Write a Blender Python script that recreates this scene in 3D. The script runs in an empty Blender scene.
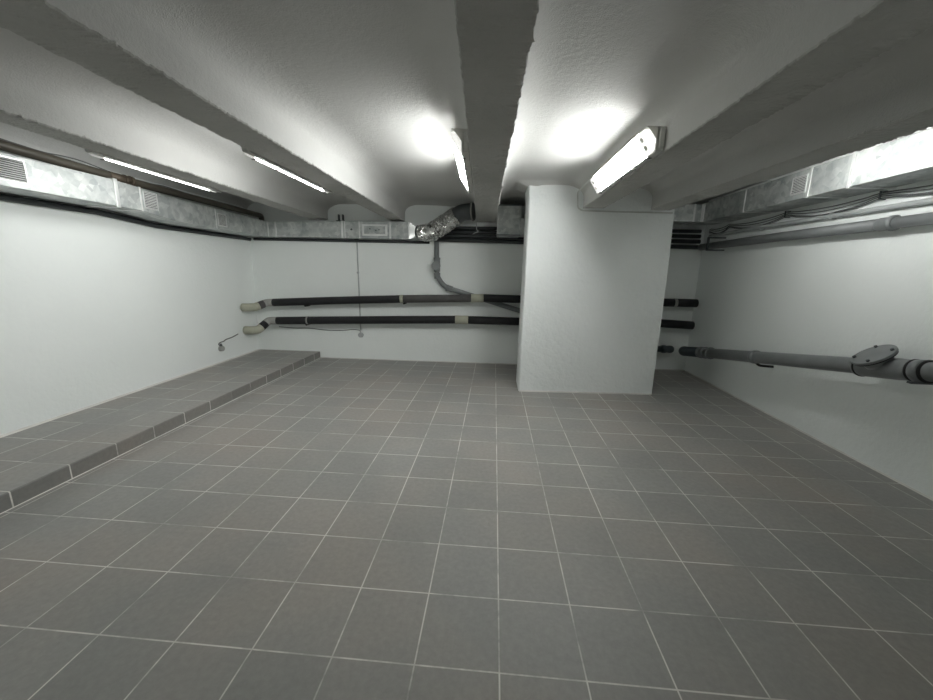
import bpy, math, random
from mathutils import Vector, Matrix
random.seed(7)
PI = math.pi
SC = bpy.context.scene
COL = SC.collection
DECKZ = 0.10

# ------------------------------------------------------------------ room lines
def yb(x): return 4.495 + 0.0205 * x          # back wall
def xl(y): return -3.62 - 0.018 * y           # left wall
def xr(y): return 2.785 + 0.007 * y           # right wall
YF = -3.6                                     # wall behind the viewer

# ------------------------------------------------------------------ materials
def new_mat(name):
    m = bpy.data.materials.new(name); m.use_nodes = True
    nt = m.node_tree
    return m, nt, nt.nodes['Principled BSDF']
def node(nt, t, **kw):
    n = nt.nodes.new(t)
    for k, v in kw.items():
        if k in n.inputs: n.inputs[k].default_value = v
        else: setattr(n, k, v)
    return n
def noise(nt, scale, detail=4, rough=.55, vec=None):
    n = node(nt, 'ShaderNodeTexNoise', Scale=scale, Detail=detail, Roughness=rough)
    if vec is None:
        vec = node(nt, 'ShaderNodeNewGeometry').outputs['Position']
    nt.links.new(vec, n.inputs['Vector'])
    return n
def ramp(nt, src, stops):
    r = node(nt, 'ShaderNodeValToRGB')
    while len(r.color_ramp.elements) < len(stops): r.color_ramp.elements.new(.5)
    for e, (p, c) in zip(r.color_ramp.elements, stops):
        e.position = p; e.color = (*c, 1) if len(c) == 3 else c
    nt.links.new(src, r.inputs['Fac'])
    return r
def bump(nt, bs, srcs, chain=None):
    last = None
    for src, st, dist in srcs:
        b = node(nt, 'ShaderNodeBump', Strength=st, Distance=dist)
        nt.links.new(src, b.inputs['Height'])
        if last: nt.links.new(last.outputs[0], b.inputs['Normal'])
        last = b
    nt.links.new(last.outputs[0], bs.inputs['Normal'])

def plaster(name, c0, c1, rough=.75, b1=.35, b2=.3, sc=28):
    m, nt, bs = new_mat(name)
    n1 = noise(nt, 1.3, 5); n2 = noise(nt, sc, 5, .6); n3 = noise(nt, sc * 4.5, 3, .6)
    r = ramp(nt, n1.outputs['Fac'], [(.3, c0), (.7, c1)])
    nt.links.new(r.outputs[0], bs.inputs['Base Color'])
    bs.inputs['Roughness'].default_value = rough
    bs.inputs['Specular IOR Level'].default_value = .25
    bump(nt, bs, [(n2.outputs['Fac'], b1, .02), (n3.outputs['Fac'], b2, .006)])
    return m
def plain(name, c, rough=.5, metal=0, bmp=0, sc=40, var=.12):
    m, nt, bs = new_mat(name)
    n1 = noise(nt, 6, 4)
    r = ramp(nt, n1.outputs['Fac'], [(.3, tuple(x * (1 - var) for x in c)), (.7, tuple(min(1, x * (1 + var)) for x in c))])
    nt.links.new(r.outputs[0], bs.inputs['Base Color'])
    bs.inputs['Roughness'].default_value = rough
    bs.inputs['Metallic'].default_value = metal
    if bmp:
        n2 = noise(nt, sc, 4)
        bump(nt, bs, [(n2.outputs['Fac'], bmp, .01)])
    return m
def galvanised(name, c0, c1, rough=.56, metal=.78):
    m, nt, bs = new_mat(name)
    pos = node(nt, 'ShaderNodeNewGeometry').outputs['Position']
    v = node(nt, 'ShaderNodeTexVoronoi', Scale=22.0); nt.links.new(pos, v.inputs['Vector'])
    n1 = noise(nt, 5, 6, .65)
    mx = node(nt, 'ShaderNodeMath', operation='MULTIPLY_ADD')
    nt.links.new(v.outputs['Color'], mx.inputs[0]); mx.inputs[1].default_value = .3
    nt.links.new(n1.outputs['Fac'], mx.inputs[2])
    r = ramp(nt, mx.outputs[0], [(.42, c0), (.86, c1)])
    nt.links.new(r.outputs[0], bs.inputs['Base Color'])
    bs.inputs['Metallic'].default_value = metal
    r2 = ramp(nt, n1.outputs['Fac'], [(.3, (rough - .08,) * 3), (.7, (rough + .14,) * 3)])
    nt.links.new(r2.outputs[0], bs.inputs['Roughness'])
    n3 = noise(nt, 3.5, 3)
    bump(nt, bs, [(n3.outputs['Fac'], .5, .03), (n1.outputs['Fac'], .15, .01)])
    return m

def tile_mat(name, ox, oy, swap=False, dark=1.0, joint=.0038):
    """square grey porcelain tiles on a 30 cm grid in world units; the joints are pale and partly worn"""
    m, nt, bs = new_mat(name)
    g = node(nt, 'ShaderNodeNewGeometry')
    sep = node(nt, 'ShaderNodeSeparateXYZ'); nt.links.new(g.outputs['Position'], sep.inputs[0])
    def M(op, a, b=None, c=None):
        n = node(nt, 'ShaderNodeMath', operation=op)
        for i, v in enumerate((a, b, c)):
            if v is None: continue
            if isinstance(v, (int, float)): n.inputs[i].default_value = v
            else: nt.links.new(v, n.inputs[i])
        return n.outputs[0]
    def joints(sock, off):
        u = M('DIVIDE', M('SUBTRACT', sock, off), .30)
        fl = M('FLOOR', M('ADD', u, 0.0))
        d = M('ABSOLUTE', M('SUBTRACT', u, M('ROUND', u)))
        return fl, M('MULTIPLY', d, .30)
    fx, dx = joints(sep.outputs['X'], ox) if not swap else (M('MULTIPLY', sep.outputs['X'], 0), M('ADD', M('MULTIPLY', sep.outputs['X'], 0), 1.0))
    fy, dy = joints(sep.outputs['Y'], oy)
    d = M('MINIMUM', dx, dy)
    jm = node(nt, 'ShaderNodeMapRange', interpolation_type='SMOOTHSTEP')
    nt.links.new(d, jm.inputs['Value'])
    jm.inputs['From Min'].default_value = joint * .45; jm.inputs['From Max'].default_value = joint
    jm.inputs['To Min'].default_value = 1; jm.inputs['To Max'].default_value = 0
    # one random shade per tile
    cmb = node(nt, 'ShaderNodeCombineXYZ'); nt.links.new(fx, cmb.inputs[0]); nt.links.new(fy, cmb.inputs[1])
    wn = node(nt, 'ShaderNodeTexWhiteNoise', noise_dimensions='3D'); nt.links.new(cmb.outputs[0], wn.inputs['Vector'])
    n1 = noise(nt, 2.2, 6, .6); n2 = noise(nt, 38, 6, .65); n3 = noise(nt, 1.1, 3)
    k = dark
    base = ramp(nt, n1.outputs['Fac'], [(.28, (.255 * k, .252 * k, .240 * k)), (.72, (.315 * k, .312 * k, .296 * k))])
    # dusty beige blotches
    dustr = ramp(nt, n3.outputs['Fac'], [(.42, (0, 0, 0)), (.68, (.75, .75, .75))])
    mix1 = node(nt, 'ShaderNodeMix', data_type='RGBA', blend_type='MIX')
    nt.links.new(dustr.outputs[0], mix1.inputs['Factor'])
    nt.links.new(base.outputs[0], mix1.inputs['A']); mix1.inputs['B'].default_value = (.325 * k, .292 * k, .262 * k, 1)
    sh = node(nt, 'ShaderNodeMapRange'); nt.links.new(wn.outputs['Value'], sh.inputs['Value'])
    sh.inputs['To Min'].default_value = .955; sh.inputs['To Max'].default_value = 1.05
    gr = node(nt, 'ShaderNodeMapRange'); nt.links.new(n2.outputs['Fac'], gr.inputs['Value'])
    gr.inputs['From Min'].default_value = .3; gr.inputs['From Max'].default_value = .7
    gr.inputs['To Min'].default_value = .90; gr.inputs['To Max'].default_value = 1.08
    tot = M('MULTIPLY', sh.outputs[0], gr.outputs[0])
    vm = node(nt, 'ShaderNodeVectorMath', operation='SCALE')
    nt.links.new(mix1.outputs['Result'], vm.inputs[0]); nt.links.new(tot, vm.inputs['Scale'])
    # joint colour, worn away here and there
    wear = ramp(nt, noise(nt, 2.3, 5, .7).outputs['Fac'], [(.40, (.12,) * 3), (.54, (1, 1, 1))])
    jf = M('MULTIPLY', jm.outputs[0], wear.outputs[0])
    mix2 = node(nt, 'ShaderNodeMix', data_type='RGBA')
    nt.links.new(jf, mix2.inputs['Factor']); nt.links.new(vm.outputs[0], mix2.inputs['A'])
    mix2.inputs['B'].default_value = (.70, .68, .64, 1)
    nt.links.new(mix2.outputs['Result'], bs.inputs['Base Color'])
    rr = ramp(nt, n1.outputs['Fac'], [(.3, (.48,) * 3), (.7, (.62,) * 3)])
    nt.links.new(rr.outputs[0], bs.inputs['Roughness'])
    inv = M('SUBTRACT', 1.0, jm.outputs[0])
    bump(nt, bs, [(inv, .35, .002), (n2.outputs['Fac'], .12, .002)])
    return m

def emissive(name, c, s):
    m, nt, bs = new_mat(name)
    bs.inputs['Base Color'].default_value = (.8, .8, .8, 1)
    bs.inputs['Emission Color'].default_value = (*c, 1)
    bs.inputs['Emission Strength'].default_value = s
    n = noise(nt, 60, 2); bump(nt, bs, [(n.outputs['Fac'], .1, .002)])
    return m

M_WALL = plaster('wall_paint', (.82, .85, .835), (.85, .88, .865), .72, .22, .15, 26)
M_PILLAR = plaster('pillar_plaster', (.82, .85, .845), (.86, .885, .88), .75, .6, .25, 17)
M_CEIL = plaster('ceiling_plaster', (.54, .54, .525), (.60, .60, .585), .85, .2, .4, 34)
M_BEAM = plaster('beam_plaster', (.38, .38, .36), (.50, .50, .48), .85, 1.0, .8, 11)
M_FLOOR = tile_mat('floor_tiles', 0.0, 0.0)
M_DECK = tile_mat('raised_floor_tiles', -2.738, .04, dark=1.0)
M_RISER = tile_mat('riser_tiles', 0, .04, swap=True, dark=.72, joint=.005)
M_SEAL = plain('white_sealant', (.66, .65, .62), .7)
M_GALV = galvanised('galvanised_steel', (.36, .385, .39), (.68, .70, .68))
M_SEAM = plain('seam_steel', (.78, .79, .78), .38, .7)
M_SLOT = plain('dark_slot', (.03, .03, .03), .8)
M_BLADE = plain('grille_blade', (.70, .71, .70), .45, .3)
M_FOIL = galvanised('aluminium_foil', (.45, .45, .44), (.85, .85, .83), .22, .95)
M_COLLAR = plain('dark_steel_collar', (.10, .11, .115), .5, .5)
M_BLACK = plain('black_foam', (.012, .012, .014), .62, 0, .4, 60)
M_GREYFOAM = plain('dark_grey_foam', (.085, .082, .080), .75, 0, .3, 50)
M_CREAM = plain('cream_cover', (.42, .42, .335), .5, 0, .2, 40)
M_TAPE = plain('grey_tape', (.33, .33, .31), .6)
M_PVC = plain('grey_pvc', (.185, .195, .198), .40)
M_PVCD = plain('dark_grey_pvc', (.055, .070, .080), .45)
M_RUBBER = plain('black_rubber', (.012, .012, .012), .6)
M_BROWN = plain('brown_pipe_paint', (.085, .074, .058), .45)
M_BRONZE = plain('brown_clamp', (.12, .095, .07), .5, .3)
M_CABLE = plain('dark_cable', (.13, .135, .135), .55)
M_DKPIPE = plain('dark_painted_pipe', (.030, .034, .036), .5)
M_CONDUIT = plain('grey_conduit', (.42, .44, .44), .5)
M_WHITEPL = plain('white_plastic', (.62, .63, .61), .4)
M_HOUS = plain('lamp_housing_plastic', (.62, .62, .59), .5)
M_HOLD = plain('lamp_holder_plastic', (.55, .55, .52), .5)
# tube strength fitted per lamp to room brightness; those behind the viewer are added
TUBES = {'D': 44.0, 'C': 32.0, 'B': 16.0, 'A': 7.5, 'rear_fill': 7.0, 'E': 15.0}
M_LENS = {k: emissive('lamp_lens_' + k, (.985, 1.0, .975), v) for k, v in TUBES.items()}
M_LENSEND = {k: emissive('lamp_lens_end_' + k, (1.0, .985, .94), v * .018) for k, v in TUBES.items()}

# ------------------------------------------------------------------ mesh builder
class MB:
    def __init__(s): s.v = []; s.f = []; s.sm = []; s.mi = []; s.cur = 0
    def add(s, vs, fs, smooth=False):
        b = len(s.v); s.v += [tuple(v) for v in vs]
        for f in fs: s.f.append([b + i for i in f]); s.sm.append(smooth); s.mi.append(s.cur)
    def box(s, a, b, T=None, bev=0):
        x0, y0, z0 = a; x1, y1, z1 = b
        vs = [Vector(p) for p in ((x0,y0,z0),(x1,y0,z0),(x1,y1,z0),(x0,y1,z0),(x0,y0,z1),(x1,y0,z1),(x1,y1,z1),(x0,y1,z1))]
        if T: vs = [T @ v for v in vs]
        s.add(vs, [(0,3,2,1),(4,5,6,7),(0,1,5,4),(1,2,6,5),(2,3,7,6),(3,0,4,7)])
    def loft(s, rings, caps=True, smooth=False, close=True):
        n = len(rings[0]); b = len(s.v)
        for r in rings: s.v += [tuple(p) for p in r]
        for i in range(len(rings) - 1):
            for j in range(n if close else n - 1):
                k = (j + 1) % n
                s.f.append([b+i*n+j, b+i*n+k, b+(i+1)*n+k, b+(i+1)*n+j]); s.sm.append(smooth); s.mi.append(s.cur)
        if caps:
            s.f.append([b+j for j in range(n)][::-1]); s.sm.append(False); s.mi.append(s.cur)
            s.f.append([b+(len(rings)-1)*n+j for j in range(n)]); s.sm.append(False); s.mi.append(s.cur)
    def tube(s, pts, r, seg=20, caps=True):
        pts = [Vector(p) for p in pts]
        rs = r if isinstance(r, (list, tuple)) else [r] * len(pts)
        t0 = (pts[1] - pts[0]).normalized()
        up = Vector((0,0,1)) if abs(t0.z) < .9 else Vector((0,1,0))
        n = t0.cross(up).normalized()
        rings = []
        for i, p in enumerate(pts):
            if i == 0: t = pts[1] - pts[0]
            elif i == len(pts) - 1: t = pts[-1] - pts[-2]
            else: t = (pts[i+1] - p).normalized() + (p - pts[i-1]).normalized()
            if t.length < 1e-9: t = t0
            t = t.normalized()
            n = (n - t * n.dot(t)).normalized()
            b = t.cross(n)
            rings.append([p + (n * math.cos(a) + b * math.sin(a)) * rs[i] for a in [2*PI*k/seg for k in range(seg)]])
        s.loft(rings, caps, True)
    def lathe(s, c, ax, prof, seg=28):
        """prof: (distance along axis, radius)"""
        c = Vector(c); ax = Vector(ax).normalized()
        s.tube([c + ax * d for d, _ in prof], [max(r, .0004) for _, r in prof], seg) if all(prof[i+1][0] > prof[i][0] for i in range(len(prof)-1)) else s._l(c, ax, prof, seg)
    def _l(s, c, ax, prof, seg):
        up = Vector((0,0,1)) if abs(ax.z) < .9 else Vector((0,1,0))
        n = ax.cross(up).normalized(); b = ax.cross(n)
        s.loft([[c + ax*d + (n*math.cos(a) + b*math.sin(a)) * max(r, .0004) for a in [2*PI*k/seg for k in range(seg)]] for d, r in prof], True, False)
    def build(s, name, mats, parent=None, bevel=0):
        me = bpy.data.meshes.new(name)
        O = Vector((0, 0, 0))
        if parent is not None: O = parent.location.copy(); R = Matrix.Rotation(-parent.rotation_euler.z, 4, 'Z')
        vs = s.v
        if parent is not None: vs = [tuple(R @ (Vector(v) - O)) for v in s.v] if not s.__dict__.get('local') else s.v
        me.from_pydata(vs, [], s.f)
        for i, p in enumerate(me.polygons): p.use_smooth = s.sm[i]; p.material_index = s.mi[i]
        for m in (mats if isinstance(mats, (list, tuple)) else [mats]): me.materials.append(m)
        me.update()
        o = bpy.data.objects.new(name, me); COL.objects.link(o)
        if parent is not None: o.parent = parent
        if bevel:
            bv = o.modifiers.new('bevel', 'BEVEL'); bv.width = bevel; bv.segments = 2; bv.limit_method = 'ANGLE'; bv.angle_limit = .7
        return o
def sub(o, child):
    """hang child (made under the same thing) one level deeper, below part o"""
    child.parent = o
    return child
def thing(name, label, cat, loc=(0,0,0), rz=0, group=None):
    o = bpy.data.objects.new(name, None); COL.objects.link(o)
    o.empty_display_size = .1; o.location = loc; o.rotation_euler = (0, 0, rz)
    o['label'] = label; o['category'] = cat
    if group: o['group'] = group
    return o
def tag(o, label, cat, group=None):
    o['label'] = label; o['category'] = cat
    if group: o['group'] = group
    return o
def struct(o, label=None):
    o['kind'] = 'structure'
    if label: o['label'] = label
    return o
def arc(pts, rad, n=7):
    """round the inner corners of a polyline"""
    pts = [Vector(p) for p in pts]; out = [pts[0]]
    for i in range(1, len(pts) - 1):
        a, p, b = pts[i-1], pts[i], pts[i+1]
        d1 = (a - p).normalized(); d2 = (b - p).normalized()
        r = rad[i-1] if isinstance(rad, (list, tuple)) else rad
        r = min(r, (a - p).length * .49, (b - p).length * .49)
        s, e = p + d1 * r, p + d2 * r
        for k in range(n + 1):
            t = k / n; out.append(s * (1-t)**2 + p * 2*t*(1-t) + e * t*t)
    out.append(pts[-1]); return out
def lerp(a, b, t): return a + (b - a) * t
def interp(tab, x):
    if x <= tab[0][0]: return tab[0][1]
    for (x0, y0), (x1, y1) in zip(tab, tab[1:]):
        if x <= x1: return lerp(y0, y1, (x - x0) / (x1 - x0))
    return tab[-1][1]

# ------------------------------------------------------------------ beams (side lines as functions of y)
PIL_Y = lambda x: 3.190 + .062 * (x - .267)
BEAMS = {
 'A': dict(l=lambda y: -2.585 - .035*y, r=lambda y: -2.405 - .022*y, y1=lambda: yb(-2.6)),
 'B': dict(l=lambda y: -1.592 + .003*y, r=lambda y: -1.325 - .011*y, y1=lambda: yb(-1.5)),
 'C': dict(l=lambda y: -.200 - .033*y, r=lambda y: .024 - .024*y, y1=lambda: yb(-.2)),
 'D': dict(l=lambda y: .885 - .012*y, r=lambda y: 1.120 - .018*y, y1=lambda: PIL_Y(.95)),
 'E': dict(l=lambda y: 1.735 - .050*y, r=lambda y: 1.945 - .050*y, y1=lambda: PIL_Y(1.7)),
}
ZS = 2.06       # underside of the beams
ZC = 2.325      # crown of the ceiling bays

# ------------------------------------------------------------------ room shell
# floor
b = MB(); b.add([(xl(YF)-.1,YF-.1,0),(xr(YF)+.1,YF-.1,0),(xr(4.6)+.1,yb(2.8)+.1,0),(xl(4.5)-.1,yb(-3.7)+.1,0)], [(0,1,2,3)])
fl = b.build('floor', M_FLOOR); struct(fl)
fm = fl.modifiers.new('thick', 'SOLIDIFY'); fm.thickness = .1; fm.offset = -1
# raised floor strip on the left with its own tiled riser
RX = -2.738
b = MB()
RY1 = yb(RX)
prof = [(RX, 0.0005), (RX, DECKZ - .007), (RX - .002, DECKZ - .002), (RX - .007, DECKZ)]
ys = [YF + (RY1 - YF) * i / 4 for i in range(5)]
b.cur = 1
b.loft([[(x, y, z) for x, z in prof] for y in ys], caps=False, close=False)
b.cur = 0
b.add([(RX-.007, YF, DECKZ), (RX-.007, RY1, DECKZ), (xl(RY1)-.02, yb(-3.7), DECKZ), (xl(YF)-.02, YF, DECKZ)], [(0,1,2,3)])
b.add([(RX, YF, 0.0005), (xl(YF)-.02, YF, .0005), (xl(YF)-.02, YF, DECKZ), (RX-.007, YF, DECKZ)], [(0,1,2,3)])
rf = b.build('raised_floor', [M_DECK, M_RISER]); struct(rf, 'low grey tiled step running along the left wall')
# walls
def wall(name, p, q, out, z1=2.5, m=M_WALL, th=.12):
    b = MB()
    p = Vector((*p, 0)); q = Vector((*q, 0)); out = Vector((*out, 0)).normalized() * th
    b.add([p, q, q+Vector((0,0,z1)), p+Vector((0,0,z1)), p+out, q+out, q+out+Vector((0,0,z1)), p+out+Vector((0,0,z1))],
          [(0,1,2,3),(5,4,7,6),(4,0,3,7),(1,5,6,2),(3,2,6,7),(4,5,1,0)])
    return struct(b.build(name, m))
wall('wall_left', (xl(YF), YF), (xl(yb(-3.7)), yb(-3.7)), (-1, 0))
wall('wall_back', (xl(4.42), yb(xl(4.42))), (xr(4.55), yb(xr(4.55))), (0, 1))
wall('wall_right', (xr(YF), YF), (xr(4.552), 4.552), (1, 0))
wall('wall_front', (xl(YF), YF), (xr(YF), YF), (0, -1))

# ceiling: plastered bays with coved corners between the beams
def cove(d, r, h):
    if d >= r: return 0
    t = 1 - max(d, 0) / r
    return h * (1 - math.sqrt(max(0, 1 - t*t)))
def ceil_z(x, y, d):
    z = ZC - cove(d, .20, .115)
    z -= cove(abs(yb(x) - y), .22, .06)
    if .12 < x < 1.9 and y < PIL_Y(x) + .45: z -= cove(max(0, PIL_Y(x) - y), .10, .05) * min(1, (x - .12) / .12)
    z += .006 * math.sin(x*3.1 + y*1.3) * math.sin(y*2.2) * min(1, d / .15)
    return z
BAYS = [(xl, BEAMS['A']['l']), (BEAMS['A']['r'], BEAMS['B']['l']), (BEAMS['B']['r'], BEAMS['C']['l']),
        (BEAMS['C']['r'], BEAMS['D']['l']), (BEAMS['D']['r'], BEAMS['E']['l']), (BEAMS['E']['r'], xr)]
ysl = []
y = YF - .02
while y < 4.62: ysl.append(y); y += .09 if y < 2.9 or 3.35 < y < 4.2 else .035
dd = [0, .0006, .002, .005, .010, .018, .03, .045, .065, .09, .12, .155, .20]
b = MB()
for fa, fb in BAYS:
    rows = []
    for y in ysl:
        a, c = fa(y), fb(y); w = c - a
        sc = min(1, w * .45 / .20)
        xs_ = [a + d * sc for d in dd] + [a + .2*sc + (w - .4*sc) * k / 10 for k in range(1, 10)] + [c - d * sc for d in dd[::-1]]
        rows.append([(x, y, ceil_z(x, y, min(x - a, c - x))) for x in xs_])
    n = len(rows[0])
    b.add([p for r in rows for p in r], [(j*n+i, (j+1)*n+i, (j+1)*n+i+1, j*n+i+1) for j in range(len(rows)-1) for i in range(n-1)], True)
# slab above
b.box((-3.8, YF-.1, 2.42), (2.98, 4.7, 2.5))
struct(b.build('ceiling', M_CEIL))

def jit(seed, amp):
    rnd = random.Random(seed); ph = [rnd.uniform(0, 6.28) for _ in range(4)]
    def f(y):
        v = .25*math.sin(2.1*y+ph[0]) + .2*math.sin(9*y+ph[1]) + .3*math.sin(31*y+ph[2])
        return amp * (v + rnd.uniform(-.9, .9) + (rnd.uniform(.4, 1.1) if rnd.random() < .07 else 0))
    return f
BLAB = {'A': 'white plastered ceiling beam nearest the left wall',
        'B': 'white plastered ceiling beam second from the left wall, ending above the round ducting',
        'C': 'broad central ceiling beam running straight overhead away from the viewer',
        'D': 'white ceiling beam resting on the pillar with a lit lamp on its side',
        'E': 'white ceiling beam on the right edge of the pillar, beside the right-hand duct'}
for i, (k, B) in enumerate(BEAMS.items()):
    b = MB(); rings = []
    y1 = B['y1'](); n = 620
    jl, jr, jz = jit(i*3+1, .0038), jit(i*3+2, .006), jit(i*3+3, .003)
    for q in range(n + 1):
        y = lerp(YF + .01, y1, q / n)
        l, r = B['l'](y), B['r'](y); zl = ZS + jz(y) * .8; zr = ZS + jz(y+7) * 1.1
        a, c = jl(y), jr(y)
        w = r - l
        rings.append([(l, y, 2.36), (l + .001, y, ZS + .05), (l + .0005, y, ZS + .018), (l + a*.5, y, zl + .007), (l + .004 + a, y, zl), (l + w*.33, y, ZS + .001),
                      (l + w*.66, y, ZS + .002), (r - .004 + c, y, zr), (r + c*.5, y, zr + .007), (r - .0005, y, ZS + .018), (r - .001, y, ZS + .05), (r, y, 2.36)])
    b.loft(rings, True, False)
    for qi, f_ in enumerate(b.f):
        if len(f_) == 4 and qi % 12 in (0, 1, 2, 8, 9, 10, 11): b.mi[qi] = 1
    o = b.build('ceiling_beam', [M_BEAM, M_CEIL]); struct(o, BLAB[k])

# pillar
PX0, PX1 = .262, 1.842
b = MB()
def prect(e, z, e2=0):
    y0, y1 = PIL_Y(PX0), PIL_Y(PX1); D = .42
    x0, x1 = PX0 - e, PX1 - e2; c = .014
    return [(x0, y0 + c, z), (x0 + c, y0, z), (x1 - c, y1, z), (x1, y1 + c, z), (x1, y1 + D, z), (x0, y0 + D, z)]
rings = [prect(0, 0), prect(0, .6), prect(-.002, 1.2), prect(-.004, 1.8, .006), prect(-.005, 2.0, .010)]
for t in range(7):
    a = t / 6; rings.append(prect(-.004 + .016 * a**3, 2.03 + .25 * a, .012))
rings.append(prect(.014, 2.34, .012))
b.loft(rings, True, False)
pl = struct(b.build('pillar', M_PILLAR, bevel=.004), 'wide white plastered pillar standing on the tiled floor right of centre')

# thin pale sealant lines where walls meet tiles
def seal(name, p, q, n, z=0, w=.008):
    p = Vector((*p, z)); q = Vector((*q, z)); n = Vector((*n, 0)).normalized()
    b = MB(); a = n * w; u = Vector((0, 0, w))
    b.loft([[p, p + a, p + u], [q, q + a, q + u]], True)
    return struct(b.build(name, M_SEAL))
seal('trim_1', (xl(YF)+.001, YF), (xl(4.4)+.001, 4.40), (1, 0), DECKZ, .014)
seal('trim_2', (RX, YF), (RX, RY1 - .01), (1, 0), 0, .004)
seal('trim_3', (-2.73, yb(-2.7)-.001), (2.80, yb(2.8)-.001), (0, -1), 0, .010)
seal('trim_4', (xr(YF)-.001, YF), (xr(4.5)-.001, 4.5), (-1, 0), 0, .010)
seal('trim_5', (PX0+.01, PIL_Y(PX0)-.001), (PX1-.01, PIL_Y(PX1)-.001), (0, -1), 0, .011)

# ------------------------------------------------------------------ lamps
LAMP_L = 1.20
def lamp_parts(root, key, tilt=True, peek=False):
    """root at the far lower corner on the beam side; local x towards the beam is 0, -x into the bay, y along"""
    def bld(bb, name, m, bev=0):
        bb.local = True; return bb.build(name, m, root, bev)
    L = LAMP_L; h = .126
    bb = MB(); rr = []
    sec = [(-.002, .002), (-.002, h), (-.104, h + .004), (-.113, h + .001), (-.110, h - .004), (-.048, h - .004)] + ([(-.048, .010), (-.034, .002)] if peek else [(-.048, .004), (-.040, -.004)])
    bb.loft([[(x, y, z) for x, z in sec] for y in (-L/2, L/2)])
    bb.box((-.03, -L/2 - .006, .012), (-.004, L/2 + .006, h - .012))
    hous = bld(bb, 'housing', M_HOUS, .003)
    def lens(y0, y1, name, m, t0=0, t1=0):
        bb = MB()
        xb = .056 if tilt else .084; xt = .020 if tilt else 0
        def s(y, k): return [(x, y, z) for x, z in (((-.034-k*.1, -.002+k*.5), (-xb+.016+k*.2, -.008+k*.6), (-xb+.006+k*.3, -.004+k*.5), (-xb+k*.5, .008+k*.4)) if peek else ((-.0485, .001+k*.4), (-.0495, .000+k*.6), (-xb+.005+k*.3, .003+k*.5), (-xb+k*.5, .012+k*.4))) + ( (-.095-xt+k, h-.026-.01*(not tilt)), (-.094-xt+k, h-.012-k*.4), (-.086-xt+k*.9, h-.006-k*.6), (-.0485, h-.006-k*.5), (-.0485, .012))]
        ys = [y0, y1]
        rings = ([s(y0, .022)] if t0 else []) + [s(y0 + (.02 if t0 else 0), 0), s(y1 - (.02 if t1 else 0), 0)] + ([s(y1, .022)] if t1 else [])
        bb.loft(rings, True, False)
        return bld(bb, name, m, .002)
    lens(-L/2 + .115, L/2 - .115, 'diffuser', M_LENS[key])
    for sgn in (-1, 1):
        if sgn < 0: e = lens(-L/2 + .012, -L/2 + .1145, 'diffuser_end', M_LENSEND[key], 1, 0)
        else: e = lens(L/2 - .1145, L/2 - .012, 'diffuser_end', M_LENSEND[key], 0, 1)
        for zz in (.036, .078):
            bb = MB(); bb.tube([(-.0555-(zz-.010)*.655, sgn*(L/2 - .075), zz), (-.0555-(zz-.010)*.655-.0034, sgn*(L/2 - .075), zz-.0022)], (.0150), 18)
            c = bld(bb, 'tube_holder', M_HOLD); c.parent = e
    for yy in (-.5, -.25, 0, .25, .5):
        bb = MB(); bb.box((-.050, yy-.005, -.0135), (-.026, yy+.005, -.0095))
        bld(bb, 'clip', M_GREYFOAM)
LAMPS = [('D', 1.33, ZS + .006, 'lit fluorescent lamp on the beam just left above the pillar, fully visible'),
         ('C', 1.40, ZS + .020, 'lit fluorescent lamp seen edge-on at the left side of the central beam'),
         ('B', 1.32, ZS - .010, 'lit lamp glimpsed as a thin bright strip under the second beam from the left'),
         ('A', 1.33, ZS - .012, 'lit lamp glimpsed as a thin bright strip under the leftmost beam')]
LAMPS += [('A', -2.9, ZS - .004, 'lit lamp on the leftmost beam at the viewer\'s end of the room, outside the photo'),  # four unseen lamps behind the viewer, added as fill for the near end
          ('C', -2.9, ZS + .010, 'lit lamp on the central beam at the viewer\'s end of the room, outside the photo'),
          ('B', -2.9, ZS + .010, 'lit lamp on the second beam from the left, at the viewer\'s end'),
          ('D', -2.9, ZS + .010, 'lit lamp on the beam that meets the pillar, at the viewer\'s end'),
          ('E', 1.22, ZS + .036, 'lit lamp on the far side of the rightmost beam, hidden behind it, facing the duct')]
for k, y0, z0, lab in LAMPS:
    side = 'r' if k == 'E' else 'l'
    f = BEAMS[k][side]; ym = y0 + LAMP_L/2
    ang = math.atan2(-(f(ym+.5) - f(ym-.5)), 1.0) + (PI if side == 'r' else 0)
    t = thing('ceiling_lamp', lab, 'lamp', (f(ym) + (.004 if side == 'r' else -.004), ym, z0), ang, 'tube lamps on the beam sides')
    lamp_parts(t, 'rear_fill' if y0 < -1 else k, k != 'E', k in 'AB' and y0 > 0)

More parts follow.
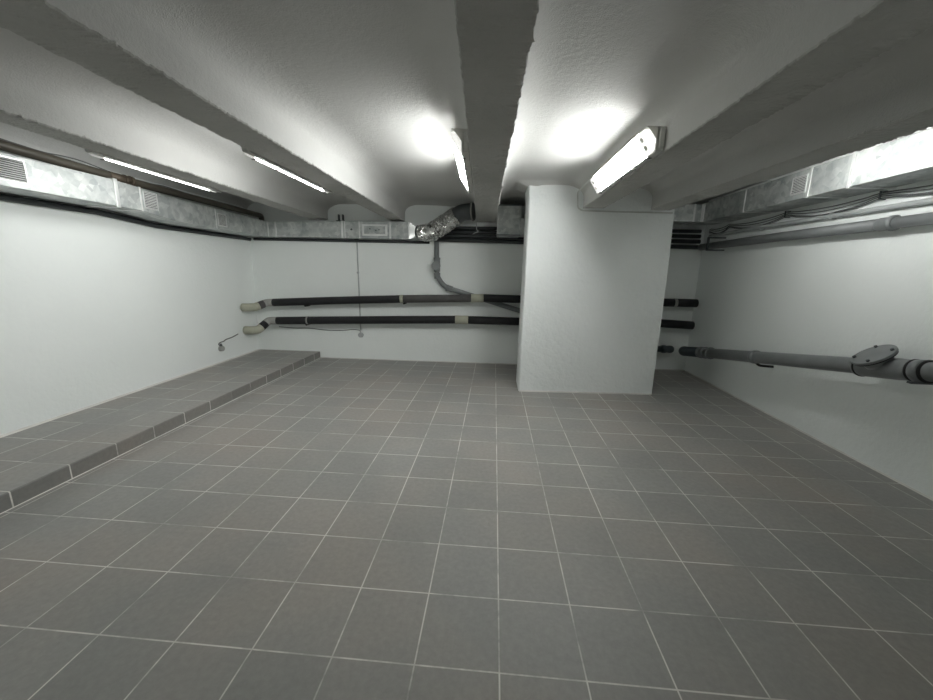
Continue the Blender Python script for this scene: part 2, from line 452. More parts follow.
# ------------------------------------------------------------------ ducts
def grille(parent, face, u0, u1, z0, z1, nl=9, name='vent_grille'):
    """face(u, z, out) -> world point; slotted grille with frame and blades"""
    bb = MB()
    def bx(ua, ub, za, zb2, o0, o1, B):
        vs = [face(u, z, o) for o in (o0, o1) for u, z in ((ua, za), (ub, za), (ub, zb2), (ua, zb2))]
        B.add(vs, [(0,1,2,3),(7,6,5,4),(0,4,5,1),(1,5,6,2),(2,6,7,3),(3,7,4,0)])
    w = .007
    bx(u0-w, u0, z0-w, z1+w, 0, .008, bb); bx(u1, u1+w, z0-w, z1+w, 0, .008, bb)
    bx(u0, u1, z0-w, z0, 0, .008, bb); bx(u0, u1, z1, z1+w, 0, .008, bb)
    fr = bb.build(name, M_SEAM, parent)
    bb = MB(); bx(u0, u1, z0, z1, -.001, .0015, bb)
    k = bb.build('dark_opening', M_SLOT, parent); k.parent = fr
    for i in range(nl):
        zc = lerp(z0, z1, (i + .5) / nl); dz = (z1 - z0) / nl
        bb = MB()
        vs = [face(u, zc + z, o) for u in (u0, u1) for z, o in ((-.40*dz, .007), (.16*dz, .002), (.28*dz, .003), (-.28*dz, .008))]
        bb.add(vs, [(0,1,2,3),(7,6,5,4),(0,4,5,1),(1,5,6,2),(2,6,7,3),(3,7,4,0)])
        s_ = bb.build('blade', M_BLADE, parent); s_.parent = fr
    return fr

# left wall duct (drops a little between its near and far sections)
LXF = -3.30
lz = [(-3.5, 1.850), (2.30, 1.848), (2.75, 1.800), (4.6, 1.797)]
lzt = [(-3.5, 2.064), (2.07, 2.060), (2.8, 2.020), (4.6, 2.005)]
lx = [(-3.5, -3.29), (2.0, -3.295), (3.0, -3.31), (4.6, -3.34)]
tL = thing('air_duct', 'long galvanised rectangular duct hugging the left wall, with slotted grilles', 'duct', (-3.45, 1.5, 1.85), 0)
def lsec(y): 
    f, z0, z1 = interp(lx, y), interp(lz, y), interp(lzt, y)
    return [(f, y, z0), (f, y, z1), (xl(y) + .004, y, z1), (xl(y) + .004, y, z0)]
cuts = [-3.4, -1.2, .55, 2.07, 2.31, 3.26, 4.27]
for a, c in zip(cuts, cuts[1:]):
    b = MB(); n = 5; b.loft([lsec(lerp(a, c, i/n)) for i in range(n+1)], True, False)
    b.build('duct_section', M_GALV, tL, .004)
for yc, w in ((-1.2, .012), (.55, .012), (2.085, .016), (2.315, .008), (3.255, .007)):
    b = MB()
    def fl_(y, e=.010):
        f, z0, z1 = interp(lx, y), interp(lz, y), interp(lzt, y)
        return [(f + e, y, z0 - e), (f + e, y, z1 + e), (xl(y) + .004, y, z1 + e), (xl(y) + .004, y, z0 - e)]
    e = .010 if w > .01 else .004
    b.loft([fl_(yc - w, e), fl_(yc + w, e)]); b.build('seam_flange', M_SEAM, tL, .002)
lf = lambda u, z, o: (interp(lx, u) + o, u, z)
for u0, u1, z0, z1 in ((1.08, 1.455, 1.892, 2.030), (2.345, 2.475, 1.876, 2.018), (3.29, 3.42, 1.835, 1.965)):
    grille(tL, lf, u0, u1, z0, z1, 10)

# back wall duct with corner, inspection hatch and square-to-round taper
BYF = 4.285
tB = thing('air_duct', 'galvanised rectangular duct along the back wall left of the central beam', 'duct', (-2.3, 4.35, 1.80), 0)
def bsec(x, z0=1.798, z1=2.024, e=0, yf=BYF):
    return [(x, yf - e, z0 - e), (x, yf - e, z1 + e), (x, yb(x) - .004, z1 + e), (x, yb(x) - .004, z0 - e)]
xc = [(-3.335, 1.798, 2.005), (-2.235, 1.798, 2.024), (-1.99, 1.798, 2.026), (-1.55, 1.798, 2.026), (-1.29, 1.798, 2.026)]
for a, c in zip(xc, xc[1:]):
    b = MB(); b.loft([bsec(a[0], a[1], a[2]), bsec(c[0], c[1], c[2])]); b.build('duct_section', M_GALV, tB, .004)
# corner block joining the two runs
b = MB(); b.box((xl(4.4)+.01, 4.275, 1.797), (-3.338, yb(-3.6)-.01, 2.005)); b.build('corner_piece', M_GALV, tB, .004)
for x, w, e in ((-3.325, .010, .006), (-3.21, .012, .010), (-2.235, .014, .007), (-2.195, .006, .005), (-1.985, .010, .007), (-1.545, .014, .006)):
    z1 = interp([(-3.335, 2.005), (-2.235, 2.024), (-1.2, 2.026)], x)
    b = MB(); b.loft([bsec(x - w, z1=z1, e=e), bsec(x + w, z1=z1, e=e)]); b.build('seam_flange', M_SEAM, tB, .002)
b = MB(); b.box((-1.945, BYF-.010, 1.832), (-1.585, BYF+.002, 1.988)); hp = b.build('inspection_hatch', M_SEAM, tB, .004)
b = MB(); b.box((-1.915, BYF-.0135, 1.858), (-1.615, BYF-.010, 1.964)); q = b.build('hatch_plate', M_GALV, tB, .002); q.parent = hp
for hx, hz in ((-1.70, 1.915), (-1.745, 1.905), (-1.83, 1.925)):
    b = MB(); b.tube([(hx, BYF-.0135, hz), (hx, BYF-.020, hz)], .009, 12); q = b.build('hatch_screw', M_COLLAR, tB); q.parent = hp
b = MB(); b.tube([(-2.10, BYF, 1.915), (-2.10, BYF-.012, 1.915)], .013, 14); b.build('rivet', M_COLLAR, tB)
# taper: rectangle to a small round neck
b = MB()
cx_, cy_, cz_ = -1.15, 4.372, 1.908
rect = []
z0, z1 = 1.798, 2.026; yf, yk = BYF, yb(-1.29) - .004
N = 24
def rp(a):
    c, s = math.cos(a), math.sin(a); k = 1 / max(abs(c), abs(s))
    return ((yf+yk)/2 + (yk-yf)/2 * c * k, (z0+z1)/2 + (z1-z0)/2 * s * k)
ang = [PI/4 + 2*PI*i/N for i in range(N)]
b.loft([[(-1.29, *rp(a)) for a in ang], [(-1.272, *rp(a)) for a in ang], [(-1.165, cy_ + .07*math.cos(a), cz_ + .07*math.sin(a)) for a in ang], [(-1.135, cy_ + .07*math.cos(a), cz_ + .07*math.sin(a)) for a in ang]])
b.build('taper', M_SEAM, tB)

# flexible foil duct and its dark collar, passing up behind the central beam
tF = thing('flexible_duct', 'crinkled silver foil flexible duct bending up behind the central beam', 'duct', (-.8, 4.28, 1.95), 0)
path = arc([(-1.145, 4.365, 1.905), (-.985, 4.29, 1.878), (-.60, 4.19, 2.105)], .20, 14)
fine = []
for p, q in zip(path, path[1:]):
    n = max(1, int((q - p).length / .010))
    for i in range(n): fine.append(p.lerp(q, i / n))
fine.append(path[-1])
b = MB(); rs = []
rnd = random.Random(5)
for i, p in enumerate(fine):
    t = i / len(fine); r0 = interp([(0, .082), (.10, .105), (.3, .122), (1, .118)], t)
    rs.append(r0 + .005 * (-1) ** i + rnd.uniform(-.002, .002))
b.tube(fine, rs, 34); b.sm = [False] * len(b.sm); fo = b.build('foil_hose', M_FOIL, tF)
for v in fo.data.vertices:
    v.co += Vector((rnd.uniform(-1, 1), rnd.uniform(-1, 1), rnd.uniform(-1, 1))) * .0060
b = MB(); b.tube([(-1.175, 4.37, 1.907), (-1.115, 4.355, 1.902)], .086, 26); b.build('hose_clamp', M_COLLAR, tF)
d = Vector((.385, -.10, .227)).normalized()
p0 = Vector((-.60, 4.19, 2.105)) - d * .045
b = MB(); b.tube(arc([p0, p0 + d * .12, p0 + d * .12 + Vector((.17, -.03, .010))], .09, 8), .108, 30); b.build('round_collar', M_COLLAR, tF)
b = MB(); b.tube([p0 + d * .0, p0 + d * .02], .113, 30); b.build('joint_ring', M_TAPE, tF)
e0 = p0 + d * .12 + Vector((.140, -.025, .008)); ev = Vector((.17, -.03, .010)).normalized()
b = MB(); b.tube([e0, e0 + ev * .018], .120, 30); b.build('end_flange', M_TAPE, tF)

# square plenum box between the central beam and the pillar
tP = thing('duct_box', 'square grey galvanised duct box between the central beam and the pillar', 'duct', (.09, 4.2, 1.85), 0)
b = MB(); b.box((-.058, 4.05, 1.852), (.247, 4.42, 2.226)); b.build('box_body', M_GALV, tP, .005)
b = MB(); b.box((.2475, 4.075, 1.86), (.62, 4.42, 2.068)); b.build('side_branch', M_GALV, tP, .004)
for za, zb_ in ((2.214, 2.232), (1.846, 1.858)):
    b = MB(); b.box((-.061, 4.043, za), (.251, 4.052, zb_)); b.build('edge_fold', M_COLLAR, tP)

# right wall duct
RXF = 2.480
tR = thing('air_duct', 'galvanised rectangular duct high along the right wall with slotted grilles', 'duct', (2.6, 1.8, 2.03), 0)
rz = [(-3.5, 2.035), (2.4, 2.035), (4.3, 2.045)]
rzt = [(-3.5, 2.250), (1.6, 2.262), (2.8, 2.272), (4.3, 2.250)]
def rsec(y, e=0, xf=RXF):
    z0, z1 = interp(rz, y), interp(rzt, y)
    return [(xf - e, y, z0 - e), (xr(y) - .006, y, z0 - e), (xr(y) - .006, y, z1 + min(e, .006)), (xf - e, y, z1 + min(e, .006))]
cuts = [-3.4, -1.1, .45, 2.05, 3.22, 3.98]
for a, c in zip(cuts, cuts[1:]):
    b = MB(); b.loft([rsec(lerp(a, c, i/4)) for i in range(5)]); b.build('duct_section', M_GALV, tR, .004)
for yc, w, e in ((-1.1, .012, .01), (.45, .012, .01), (2.04, .013, .010), (2.415, .010, .006), (3.22, .008, .006), (3.985, .012, .008)):
    b = MB(); b.loft([rsec(yc - w, e), rsec(yc + w, e)]); b.build('seam_flange', M_SEAM, tR, .002)
rfc = lambda u, z, o: (RXF - o, u, z)
for u0, u1, z0, z1 in ((1.12, 1.50, 2.075, 2.200), (2.445, 2.590, 2.085, 2.215)):
    grille(tR, rfc, u0, u1, z0, z1, 10)
b = MB(); b.box((RXF - .012, -3.4, 2.262), (RXF + .010, 3.9, 2.276)); b.build('top_rail', M_SEAM, tR, .002)
b = MB(); b.box((1.95, 3.99, 2.045), (2.78, 4.30, 2.245)); b.build('corner_piece', M_GALV, tR, .004)
for xx in (2.37, 2.46):
    b = MB(); b.box((xx-.010, 3.98, 2.038), (xx+.010, 4.305, 2.250)); b.build('seam_flange', M_SEAM, tR, .002)

# ------------------------------------------------------------------ insulated heating pipes
def off(x, d): return yb(x) - d
def insulated(label, zt, r, corner, wall_end, cuts, mats, joints, group):
    t = thing('insulated_pipe', label, 'pipe', (-.3, off(-.3, .12), zt[0][1]), 0, group)
    for (a, c), m in zip(cuts, mats):
        n = max(2, int((c - a) / .15))
        pts = [(lerp(a, c, i/n), off(lerp(a, c, i/n), .142), interp(zt, lerp(a, c, i/n))) for i in range(n+1)]
        b = MB(); b.tube(pts, r, 24); b.build('insulation_sleeve', m, t)
    for x0, x1, m in joints:
        b = MB(); pts = [(x, off(x, .142), interp(zt, x)) for x in (x0, (x0+x1)/2, x1)]
        b.tube(pts, [r + .004, r + .002, r + .004], 24); b.build('joint_cover', m, t)
    return t
zt1 = [(-3.40, .852), (-2.4, .910), (-1.42, .958), (-.22, 1.003), (.35, 1.000), (2.3, 1.008), (2.9, 1.010)]
r1 = .056
t1 = insulated('upper black insulated heating pipe on the back wall with a grey middle stretch', zt1, r1, None, None,
   [(-3.335, -1.425), (-1.38, -.385), (-.215, 2.46), (2.50, 2.775)], [M_BLACK, M_GREYFOAM, M_BLACK, M_BLACK],
   [(-1.425, -1.380, M_CREAM), (-.390, -.210, M_CREAM), (2.46, 2.50, M_TAPE)], 'insulated heating pipes')
zt2 = [(-3.40, .580), (-2.4, .618), (-1.42, .652), (-.60, .680), (.32, .679), (2.3, .715), (2.9, .690)]
r2 = .058
t2 = insulated('lower black insulated heating pipe on the back wall, just above the floor', zt2, r2, None, None,
   [(-3.300, -2.84), (-2.815, -.610), (-.430, 2.765)], [M_BLACK, M_BLACK, M_BLACK],
   [(-2.84, -2.815, M_TAPE), (-.615, -.425, M_CREAM)], 'insulated heating pipes')
for t, r, zt, xs_, dz1, dz2, midm, a1, a2 in (
    (t1, r1, zt1, -3.335, -.062, -.066, M_GREYFOAM, (-3.53, 4.13), (-3.67, 4.09)),
    (t2, r2, zt2, -3.300, -.125, -.130, M_BLACK, (-3.51, 4.13), (-3.67, 4.10))):
    z0 = interp(zt, xs_)
    P0 = Vector((xs_, off(xs_, .142), z0)); P1 = Vector((-3.43, off(-3.43, .142), z0 - .003)); P2 = Vector((a1[0], a1[1], z0 + dz1)); 
    P3 = Vector((-3.60, a1[1] - .03, z0 + dz2)); P4 = Vector((xl(3.93) + .002, a2[1], z0 + dz2))
    b = MB(); b.tube(arc([P0, P1, P1.lerp(P2, .35)], .05, 8), r - .002, 24); b.build('corner_cover', M_TAPE, t)
    b = MB(); b.tube([P1.lerp(P2, .30), P1.lerp(P2, .72)], r, 24); b.build('insulation_sleeve', midm, t)
    b = MB(); b.tube(arc([P1.lerp(P2, .70), P2, P3, P4], .06, 8), r + .001, 24); b.build('elbow_cover', M_CREAM, t)
# hanging clamps under the upper joints
for t, x, zt in ((t1, -1.375, zt1), (t2, -2.86, zt2), (t1, -2.86, zt1)):
    b = MB(); z = interp(zt, x); b.tube([(x, off(x, .135), z - .064), (x, off(x, .0), z - .064)], .016, 12); b.build('support_clamp', M_RUBBER, t)

# ------------------------------------------------------------------ brown pipe above the left duct
tW = thing('brown_pipe', 'dull brown painted pipe running above the left wall duct', 'pipe', (-3.44, 1.5, 2.10), 0)
pts = arc([(-3.425, -3.4, 2.15), (-3.43, 1.2, 2.142), (-3.44, 2.4, 2.108), (-3.455, 4.26, 2.093), (-3.455, 4.36, 2.09), (-3.455, 4.36, 2.022)], .06, 5)
b = MB(); b.tube(pts, .034, 20); b.build('pipe_run', M_BROWN, tW)
for y0, y1, r in ((2.17, 2.36, .038), (2.36, 2.39, .046), (2.31, 2.325, .044)):
    b = MB(); b.tube([(-3.438, y0, lerp(2.142, 2.108, (y0-1.2)/1.2)), (-3.438, y1, lerp(2.142, 2.108, (y1-1.2)/1.2))], r, 20); b.build('coupling', M_BRONZE, tW)
def cable(name, pts, r, m, label, cat='cable', group=None, smooth=10):
    b = MB(); b.tube(pts, r, 8)
    return tag(b.build(name, m), label, cat, group)
def crom(P, n=8):
    P = [Vector(p) for p in P]; P = [P[0]*2-P[1]] + P + [P[-1]*2-P[-2]]; out = []
    for i in range(1, len(P)-2):
        for k in range(n):
            t = k/n; a, b_, c, d_ = P[i-1], P[i], P[i+1], P[i+2]
            out.append(.5*((2*b_) + (c-a)*t + (2*a-5*b_+4*c-d_)*t*t + (3*b_-a-3*c+d_)*t*t*t))
    out.append(P[-2]); return out
cable('thin_cable', crom([(-3.45, 1.0, 2.195), (-3.45, 1.45, 2.180), (-3.45, 1.7, 2.165), (-3.46, 1.85, 2.178), (-3.46, 2.0, 2.178), (-3.46, 2.25, 2.150), (-3.47, 2.6, 2.142), (-3.47, 2.75, 2.152), (-3.47, 2.9, 2.148), (-3.47, 3.3, 2.126), (-3.47, 4.1, 2.128)]),
      .005, M_CABLE, 'thin dark cable looping above the brown pipe on the left')

# ------------------------------------------------------------------ vertical drain on the back wall
tD = thing('drain_pipe', 'grey plastic drain pipe dropping down the back wall and slanting behind the black pipes', 'pipe', (-.9, 4.42, 1.4), 0)
yd = 4.442
run = arc([(-.915, yd, 1.80), (-.905, yd, 1.30), (-.80, yd, 1.145), (.36, yd+.01, .815), (.9, yd+.01, .66)], [.06, .12, .05], 7)
b = MB(); b.tube(run, .036, 20); b.build('pipe_run', M_PVC, tD)
def sock(t, a, c, r, m, name='pipe_socket'):
    a = Vector(a); c = Vector(c); L = (c - a).length
    b = MB(); b.lathe(a, c - a, [(0, r*.93), (.006, r), (.022, r), (.028, r*.93), (L*.98, r*.93), (L, r*.86)], 22)
    return b.build(name, m, t)
sock(tD, (-.907, yd, 1.56), (-.906, yd, 1.36), .050, M_PVC)
sock(tD, (-.905, yd, 1.345), (-.900, yd, 1.26), .048, M_PVC)
sock(tD, (-.765, yd, 1.135), (-.675, yd, 1.109), .048, M_PVC)
b = MB(); b.tube([(-.907, yd-.01, 1.445), (-.907, yd-.085, 1.442)], .050, 24); b.build('access_branch', M_PVC, tD)
b = MB(); b.tube([(-.907, yd-.080, 1.442), (-.907, yd-.105, 1.442)], .064, 26); b.build('access_cap', M_PVC, tD, .004)
# end of a grey pipe beyond the pillar
tE = thing('drain_stub', 'short dark grey pipe end low on the back wall right of the pillar', 'pipe', (2.2, 4.42, .34), 0)
b = MB(); b.tube([(1.2, 4.41, .33), (2.44, 4.42, .338)], .045, 20); b.build('pipe_run', M_PVCD, tE)
b = MB(); b.lathe((2.385, 4.42, .338), (1, 0, 0), [(0, .050), (.012, .057), (.05, .057), (.075, .050), (.11, .055), (.145, .052), (.165, .036)], 22); b.build('end_cap', M_PVCD, tE)

# ------------------------------------------------------------------ big drain on the right wall
tG = thing('drain_pipe', 'large grey plastic drain pipe sloping along the lower right wall with a round access cover', 'pipe', (2.65, 2.0, .6), 0)
A = Vector((2.650, 4.335, .336)); Bp = Vector((2.650, 1.47, .812))
def g(y, dx=0, dz=0):
    t = (4.335 - y) / (4.335 - 1.47); p = A.lerp(Bp, t); return Vector((p.x + dx, p.y, p.z + dz))
gd = (Bp - A).normalized()
b = MB(); b.tube([g(4.30), g(3), g(2), g(1.0)], .060, 28); b.build('pipe_run', M_PVC, tG)
b = MB(); b.lathe(g(4.34), gd, [(0, .050), (.01, .066), (.05, .070), (.06, .066), (.45, .066)], 28); b.build('end_socket', M_PVCD, tG)
for yy in (3.90, 3.80, 3.70):
    b = MB(); b.lathe(g(yy), gd, [(0, .066), (.008, .074), (.028, .074), (.036, .067)], 28); b.build('socket_ring', M_PVC, tG)
b = MB(); b.lathe(g(2.93), gd, [(0, .062), (.01, .069), (.05, .069), (.06, .062)], 28); b.build('socket_ring', M_PVC, tG)
# pipe shoe hanging from the ring
b = MB(); q0 = g(2.88); b.tube(arc([q0 + Vector((0, 0, -.055)), q0 + Vector((.03, -.01, -.085)), q0 + Vector((.146, -.04, -.085))], .03, 6), .013, 12); b.build('support_bracket', M_RUBBER, tG)
# access fitting
b = MB(); b.lathe(g(1.83), gd, [(0, .062), (.006, .072), (.03, .073), (.06, .073), (.28, .073), (.33, .069), (.37, .066)], 30); ac = b.build('access_fitting', M_PVC, tG)
b = MB(); b.lathe(g(1.81), gd, [(0, .070), (.003, .077), (.012, .077), (.015, .072)], 30); q = b.build('rubber_ring', M_RUBBER, tG); q.parent = ac
nrm = Vector((-.58, .16, .78)).normalized()
cc = g(1.665)
cc = Vector((cc.x, cc.y, cc.z)) + nrm * .030
b = MB(); b.tube([cc, cc + nrm * .065], [.074, .090], 30); q = b.build('access_neck', M_PVC, tG); q.parent = ac
b = MB(); b.tube([cc + nrm * .060, cc + nrm * .068], .117, 36); q = b.build('rubber_seal', M_RUBBER, tG); q.parent = ac
b = MB(); b.tube([cc + nrm * .068, cc + nrm * .086], .121, 40); cv = b.build('access_cover', M_PVC, tG, .003)
u = nrm.cross(Vector((0, 1, 0))).normalized(); v_ = nrm.cross(u)
for a in (.6, 2.2, 3.8, 5.3):
    p = cc + nrm * .086 + (u * math.cos(a) + v_ * math.sin(a)) * .100
    b = MB(); b.tube([p, p + nrm * .012], .010, 10); q = b.build('cover_bolt', M_COLLAR, tG); q.parent = cv
# clamp bands near the frame edge
for yy in (1.475, 1.400):
    b = MB(); b.lathe(g(yy), gd, [(0, .066), (.002, .074), (.011, .074), (.013, .066)], 30); b.build('rubber_ring', M_RUBBER, tG)
b = MB(); b.lathe(g(1.46), gd, [(0, .064), (.004, .072), (.046, .072), (.05, .064)], 30); b.build('pipe_sleeve', M_PVC, tG)
b = MB(); p = g(1.415); b.box((p.x - .076, p.y-.014, p.z-.082), (xr(p.y) - .001, p.y+.014, p.z-.068)); b.box((xr(p.y)-.008, p.y-.05, p.z-.12), (xr(p.y)-.001, p.y+.05, p.z-.02)); b.build('wall_bracket', M_COLLAR, tG)
b = MB(); b.lathe(g(1.25), gd, [(0, .062), (.01, .074), (.10, .074), (.11, .064)], 28); b.build('pipe_socket', M_PVC, tG)
b = MB(); p = g(1.30) + Vector((.02, 0, .06)); b.tube([p, p + Vector((0, .02, .09))], .028, 18); b.build('valve_knob', M_COLLAR, tG)

# ------------------------------------------------------------------ grey pipe high on the right wall
tH = thing('grey_pipe', 'grey plastic pipe with one collar running high along the right wall', 'pipe', (2.72, 2.0, 1.775), 0)
XH = 2.728
def hz(y): return interp([(-3.4, 1.765), (1.67, 1.772), (3.1, 1.776), (4.3, 1.768)], y)
b = MB(); b.tube([(XH-.02, -3.4, hz(-3.4)), (XH, 1.0, hz(1)), (XH, 1.95, hz(1.95))], .040, 20); b.build('pipe_run', M_PVC, tH)
b = MB(); b.tube([(XH, 1.95, hz(1.95)), (XH, 3, hz(3)), (XH, 4.42, hz(4.4))], .044, 20); b.build('pipe_run', M_PVC, tH)
b = MB(); b.lathe((XH, 1.90, hz(1.9)), (0, 1, 0), [(0, .042), (.008, .054), (.03, .054), (.036, .047), (.11, .047), (.12, .043)], 24); b.build('pipe_collar', M_PVC, tH)
# thinner conduit above it
tI = thing('conduit', 'thin pale conduit just above the grey pipe on the right wall', 'pipe', (2.75, 2.0, 1.89), 0)
XI = 2.745
def iz(y): return interp([(-3.4, 1.895), (1.7, 1.892), (2.5, 1.900), (3.6, 1.912), (4.3, 1.905)], y)
b = MB(); b.tube([(xr(y)-.030, y, iz(y)) for y in (-3.4, 0, 1.2, 1.7, 2.1, 2.5, 3.0, 3.6, 4.1, 4.35)], .020, 14); b.build('conduit_run', M_CONDUIT, tI)
for yy in (2.49, 3.35):
    b = MB(); b.box((xr(yy)-.054, yy-.008, iz(yy)-.026), (xr(yy)-.001, yy+.008, iz(yy)+.026)); b.build('clip', M_CONDUIT, tI)

# sagging cables hung between clips
def sag(z0, seed, amp):
    ks = [(-3.3, 0), (-1.0, 0), (.6, 0), (2.10, 0), (3.02, 0), (3.95, 0), (4.40, 0)]
    rnd = random.Random(seed); P = []
    for (a, _), (c, _) in zip(ks, ks[1:]):
        for i in range(8):
            t = i / 8; P.append((xr(lerp(a, c, t)) - .022 - .006*(seed % 2), lerp(a, c, t), z0 - amp * 4*t*(1-t) * (1 if seed % 3 else 1.25) + rnd.uniform(-.001, .001)))
    P.append((xr(4.4) - .022, 4.40, z0 - .02)); return P
LABC = ['uppermost dark cable sagging under the right-hand duct', 'second dark cable from the top, sagging below the right-hand duct',
        'middle dark cable in the sagging bundle under the right-hand duct', 'lowest sagging dark cable just above the pale conduit']
for i, (z0, am) in enumerate(((2.010, .022), (1.998, .040), (1.986, .058), (1.974, .042))):
    b = MB(); b.tube([(x, y, z) for x, y, z in crom(sag(z0, i+3, am), 2)], (.0045, .004, .005, .004)[i], 8)
    tag(b.build('sagging_cable', M_CABLE), LABC[i], 'cable', 'cables on the right wall')
for yy, lab in ((2.10, 'dark cable hanger on the right wall near the picture edge'), (3.02, 'dark cable hanger on the right wall further back')):
    b = MB(); b.box((2.760, yy-.007, 1.960), (xr(yy)-.001, yy+.007, 1.966)); b.box((2.756, yy-.007, 1.960), (2.761, yy+.007, 2.022)); b.box((2.756, yy-.007, 2.018), (xr(yy)-.001, yy+.007, 2.024))
    tag(b.build('cable_hanger', M_COLLAR), lab, 'bracket')
b = MB(); b.box((2.60, 4.02, 1.70), (xr(4.0)-.002, 4.05, 1.716)); b.box((2.60, 4.02, 1.70), (2.616, 4.05, 1.86)); b.box((2.60, 4.02, 1.85), (xr(4.0)-.002, 4.05, 1.866))
tag(b.build('pipe_bracket', M_COLLAR), 'dark square bracket holding pipes near the far right corner', 'bracket')

# dark pipes running along the back wall
LABP = ['topmost dark pipe along the back wall behind the duct box', 'second dark pipe from the top along the back wall',
        'third dark pipe from the top along the back wall', 'lowest of the dark pipes along the top of the back wall']
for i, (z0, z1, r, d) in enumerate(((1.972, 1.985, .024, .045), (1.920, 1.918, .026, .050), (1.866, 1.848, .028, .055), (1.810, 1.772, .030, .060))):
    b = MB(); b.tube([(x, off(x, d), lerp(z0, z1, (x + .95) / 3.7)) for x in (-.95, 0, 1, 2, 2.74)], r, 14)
    tag(b.build('dark_tube', M_DKPIPE), LABP[i], 'pipe', 'dark pipes along the back wall')
b = MB(); b.tube([(xl(y)+.026, y, interp(lz, y) - .033) for y in (-3.4, -1, .5, 1.5, 2.2, 2.5, 2.8, 3.4, 4.0, 4.38)], .024, 14)  # dark round strip added for the dark band below the left duct
tag(b.build('dark_tube', M_DKPIPE), 'dark round strip tucked against the left wall under the duct', 'pipe')
b = MB(); b.tube([(x, off(x, .026), 1.770) for x in (-3.62, -3, -2, -1.02)], .020, 14)  # dark round strip forming the band below the back duct
tag(b.build('dark_tube', M_DKPIPE), 'dark round strip tucked against the back wall under the left part of the duct', 'pipe')
cable('loose_cable', crom([(-.345, 4.19, 2.045), (-.335, 4.19, 1.99), (-.33, 4.19, 1.93), (-.31, 4.19, 1.905), (-.35, 4.19, 1.888), (-.385, 4.20, 1.868)]), .006, M_CONDUIT,
      'loose pale cable end dangling below the central beam')

b = MB()
for xx in (-2.33, -2.27): b.box((xx-.006, off(xx, .05), 2.03), (xx+.006, off(xx, .002), 2.13))
b.box((-2.36, off(-2.3, .055), 2.035), (-2.24, off(-2.3, .045), 2.05))
tag(b.build('pipe_bracket', M_COLLAR), 'small dark bracket on the back wall above the duct, between two beams', 'bracket')
# ------------------------------------------------------------------ small wiring
tV = thing('wall_conduit', 'thin grey vertical conduit on the back wall dropping from the duct', 'conduit', (-2.085, 4.44, .5), 0)
b = MB(); b.tube([(-2.088, off(-2.088, .008), 1.80), (-2.083, off(-2.083, .008), 1.2), (-2.076, off(-2.076, .008), .45)], .009, 10); b.build('conduit_run', M_CONDUIT, tV)
b = MB(); b.box((-2.115, off(-2.1, .03), 1.775), (-2.06, off(-2.06, .0), 1.796)); b.build('bracket', M_COLLAR, tV)
b = MB(); b.tube([(-2.087, off(-2.087, .0), 1.32), (-2.087, off(-2.087, .020), 1.32)], .016, 12); b.build('clip', M_CONDUIT, tV)
tJ = thing('junction_box', 'small round grey junction box low on the back wall below the thin conduit', 'box', (-2.075, 4.44, .40), 0)
b = MB(); b.tube([(-2.075, off(-2.075, 0), .385), (-2.075, off(-2.075, .045), .385)], [.042, .036], 20); b.build('box_body', M_CONDUIT, tJ, .003)
b = MB(); b.tube([(-2.075, off(-2.075, .02), .418), (-2.075, off(-2.075, .02), .452)], .014, 12); b.build('cable_gland', M_CONDUIT, tJ)
cable('wall_wire', crom([(-3.36, off(-3.36, .006), .47), (-3.1, off(-3.1, .006), .458), (-2.9, off(-2.9, .006), .462), (-2.6, off(-2.6, .006), .440), (-2.35, off(-2.35, .006), .445), (-2.2, off(-2.2, .006), .462), (-2.10, off(-2.1, .006), .455), (-2.08, off(-2.08, .010), .43)]),
      .006, M_CABLE, 'thin dark wire strung low across the back wall to the junction box', 'wire')
cable('wall_wire', crom([(xl(3.95)+.006, 3.93, .425), (xl(3.8)+.006, 3.80, .400), (xl(3.7)+.006, 3.68, .392), (xl(3.62)+.006, 3.63, .374), (xl(3.56)+.006, 3.57, .372), (xl(3.52)+.006, 3.53, .352), (xl(3.5)+.02, 3.54, .330)]),
      .0065, M_CABLE, 'short dark wire on the left wall leading from the pipe elbow', 'wire')
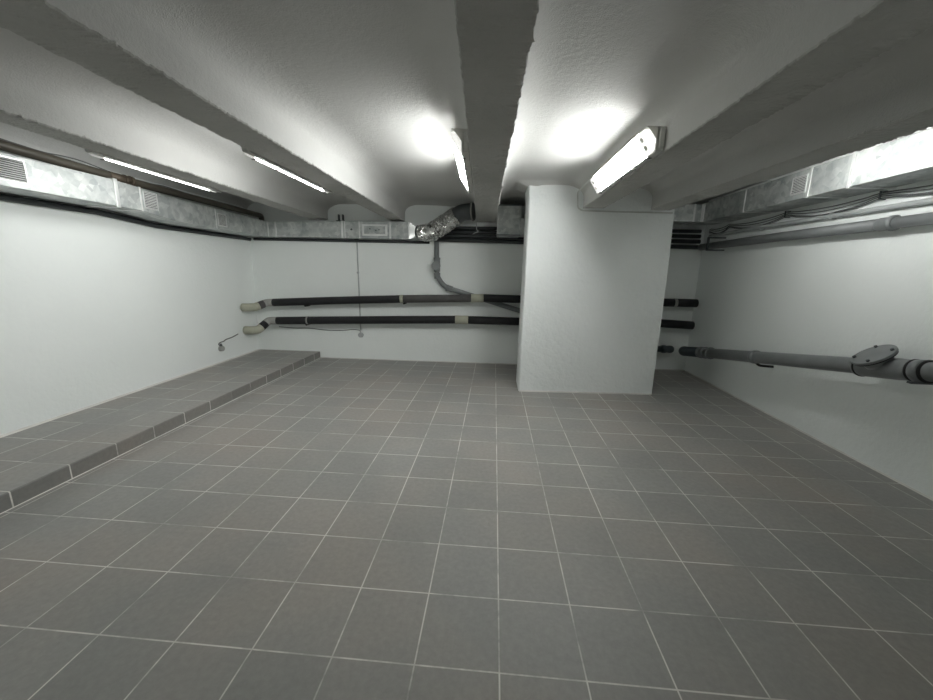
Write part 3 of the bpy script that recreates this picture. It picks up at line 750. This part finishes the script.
tK = thing('junction_box', 'small pale oval junction box on the left wall at the wire end', 'box', (-3.68, 3.56, .29), 0)
b = MB(); yk = 3.56; b.tube([(xl(yk), yk, .290), (xl(yk)+.04, yk, .290)], [.040, .034], 20); b.build('box_body', M_TAPE, tK, .003)
b = MB(); b.tube([(xl(yk)+.02, yk, .325), (xl(yk)+.02, yk-.01, .352)], .013, 12); b.build('cable_gland', M_COLLAR, tK)
# conduit round the beam end on the pillar
py = lambda x: PIL_Y(x) - .009
b = MB(); b.tube(arc([(.80, 2.55, 2.235), (.79, 2.95, 2.24), (.775, py(.78), 2.215), (.790, py(.79), 2.060), (.835, py(.83), 2.035), (1.2, py(1.2), 2.030), (1.80, py(1.8), 2.030)], .03, 5), .0075, 10)
tag(b.build('pillar_conduit', M_WHITEPL), 'thin white conduit wrapping round the beam end across the pillar top', 'conduit')

# ------------------------------------------------------------------ world, camera
w = bpy.data.worlds.new('world'); SC.world = w; w.use_nodes = True
w.node_tree.nodes['Background'].inputs[0].default_value = (.5, .55, .6, 1)
w.node_tree.nodes['Background'].inputs[1].default_value = 0.0

cam = bpy.data.cameras.new('camera'); co = bpy.data.objects.new('camera', cam); COL.objects.link(co)
cam.sensor_fit = 'HORIZONTAL'; cam.sensor_width = 36; cam.lens = 370.830536 / 933 * 36; cam.clip_start = .01
rx, ry, rzc = 1.36337950, .0233406481, .0688325737
Rm = Matrix.Rotation(rzc, 4, 'Z') @ Matrix.Rotation(rx, 4, 'X') @ Matrix.Rotation(ry, 4, 'Z')
co.matrix_world = Matrix.Translation((-.0693021171, -1.04186619, 1.36597655)) @ Rm
SC.camera = co
vs_ = SC.view_settings
SC.display_settings.display_device = 'sRGB'
vs_.view_transform = 'Standard'; vs_.look = 'None'; vs_.exposure = 0.42; vs_.gamma = 1; vs_.use_curve_mapping = False
SC.cycles.use_denoising = True
SC.cycles.max_bounces = 14; SC.cycles.diffuse_bounces = 10; SC.cycles.glossy_bounces = 6
SC.cycles.sample_clamp_indirect = 8
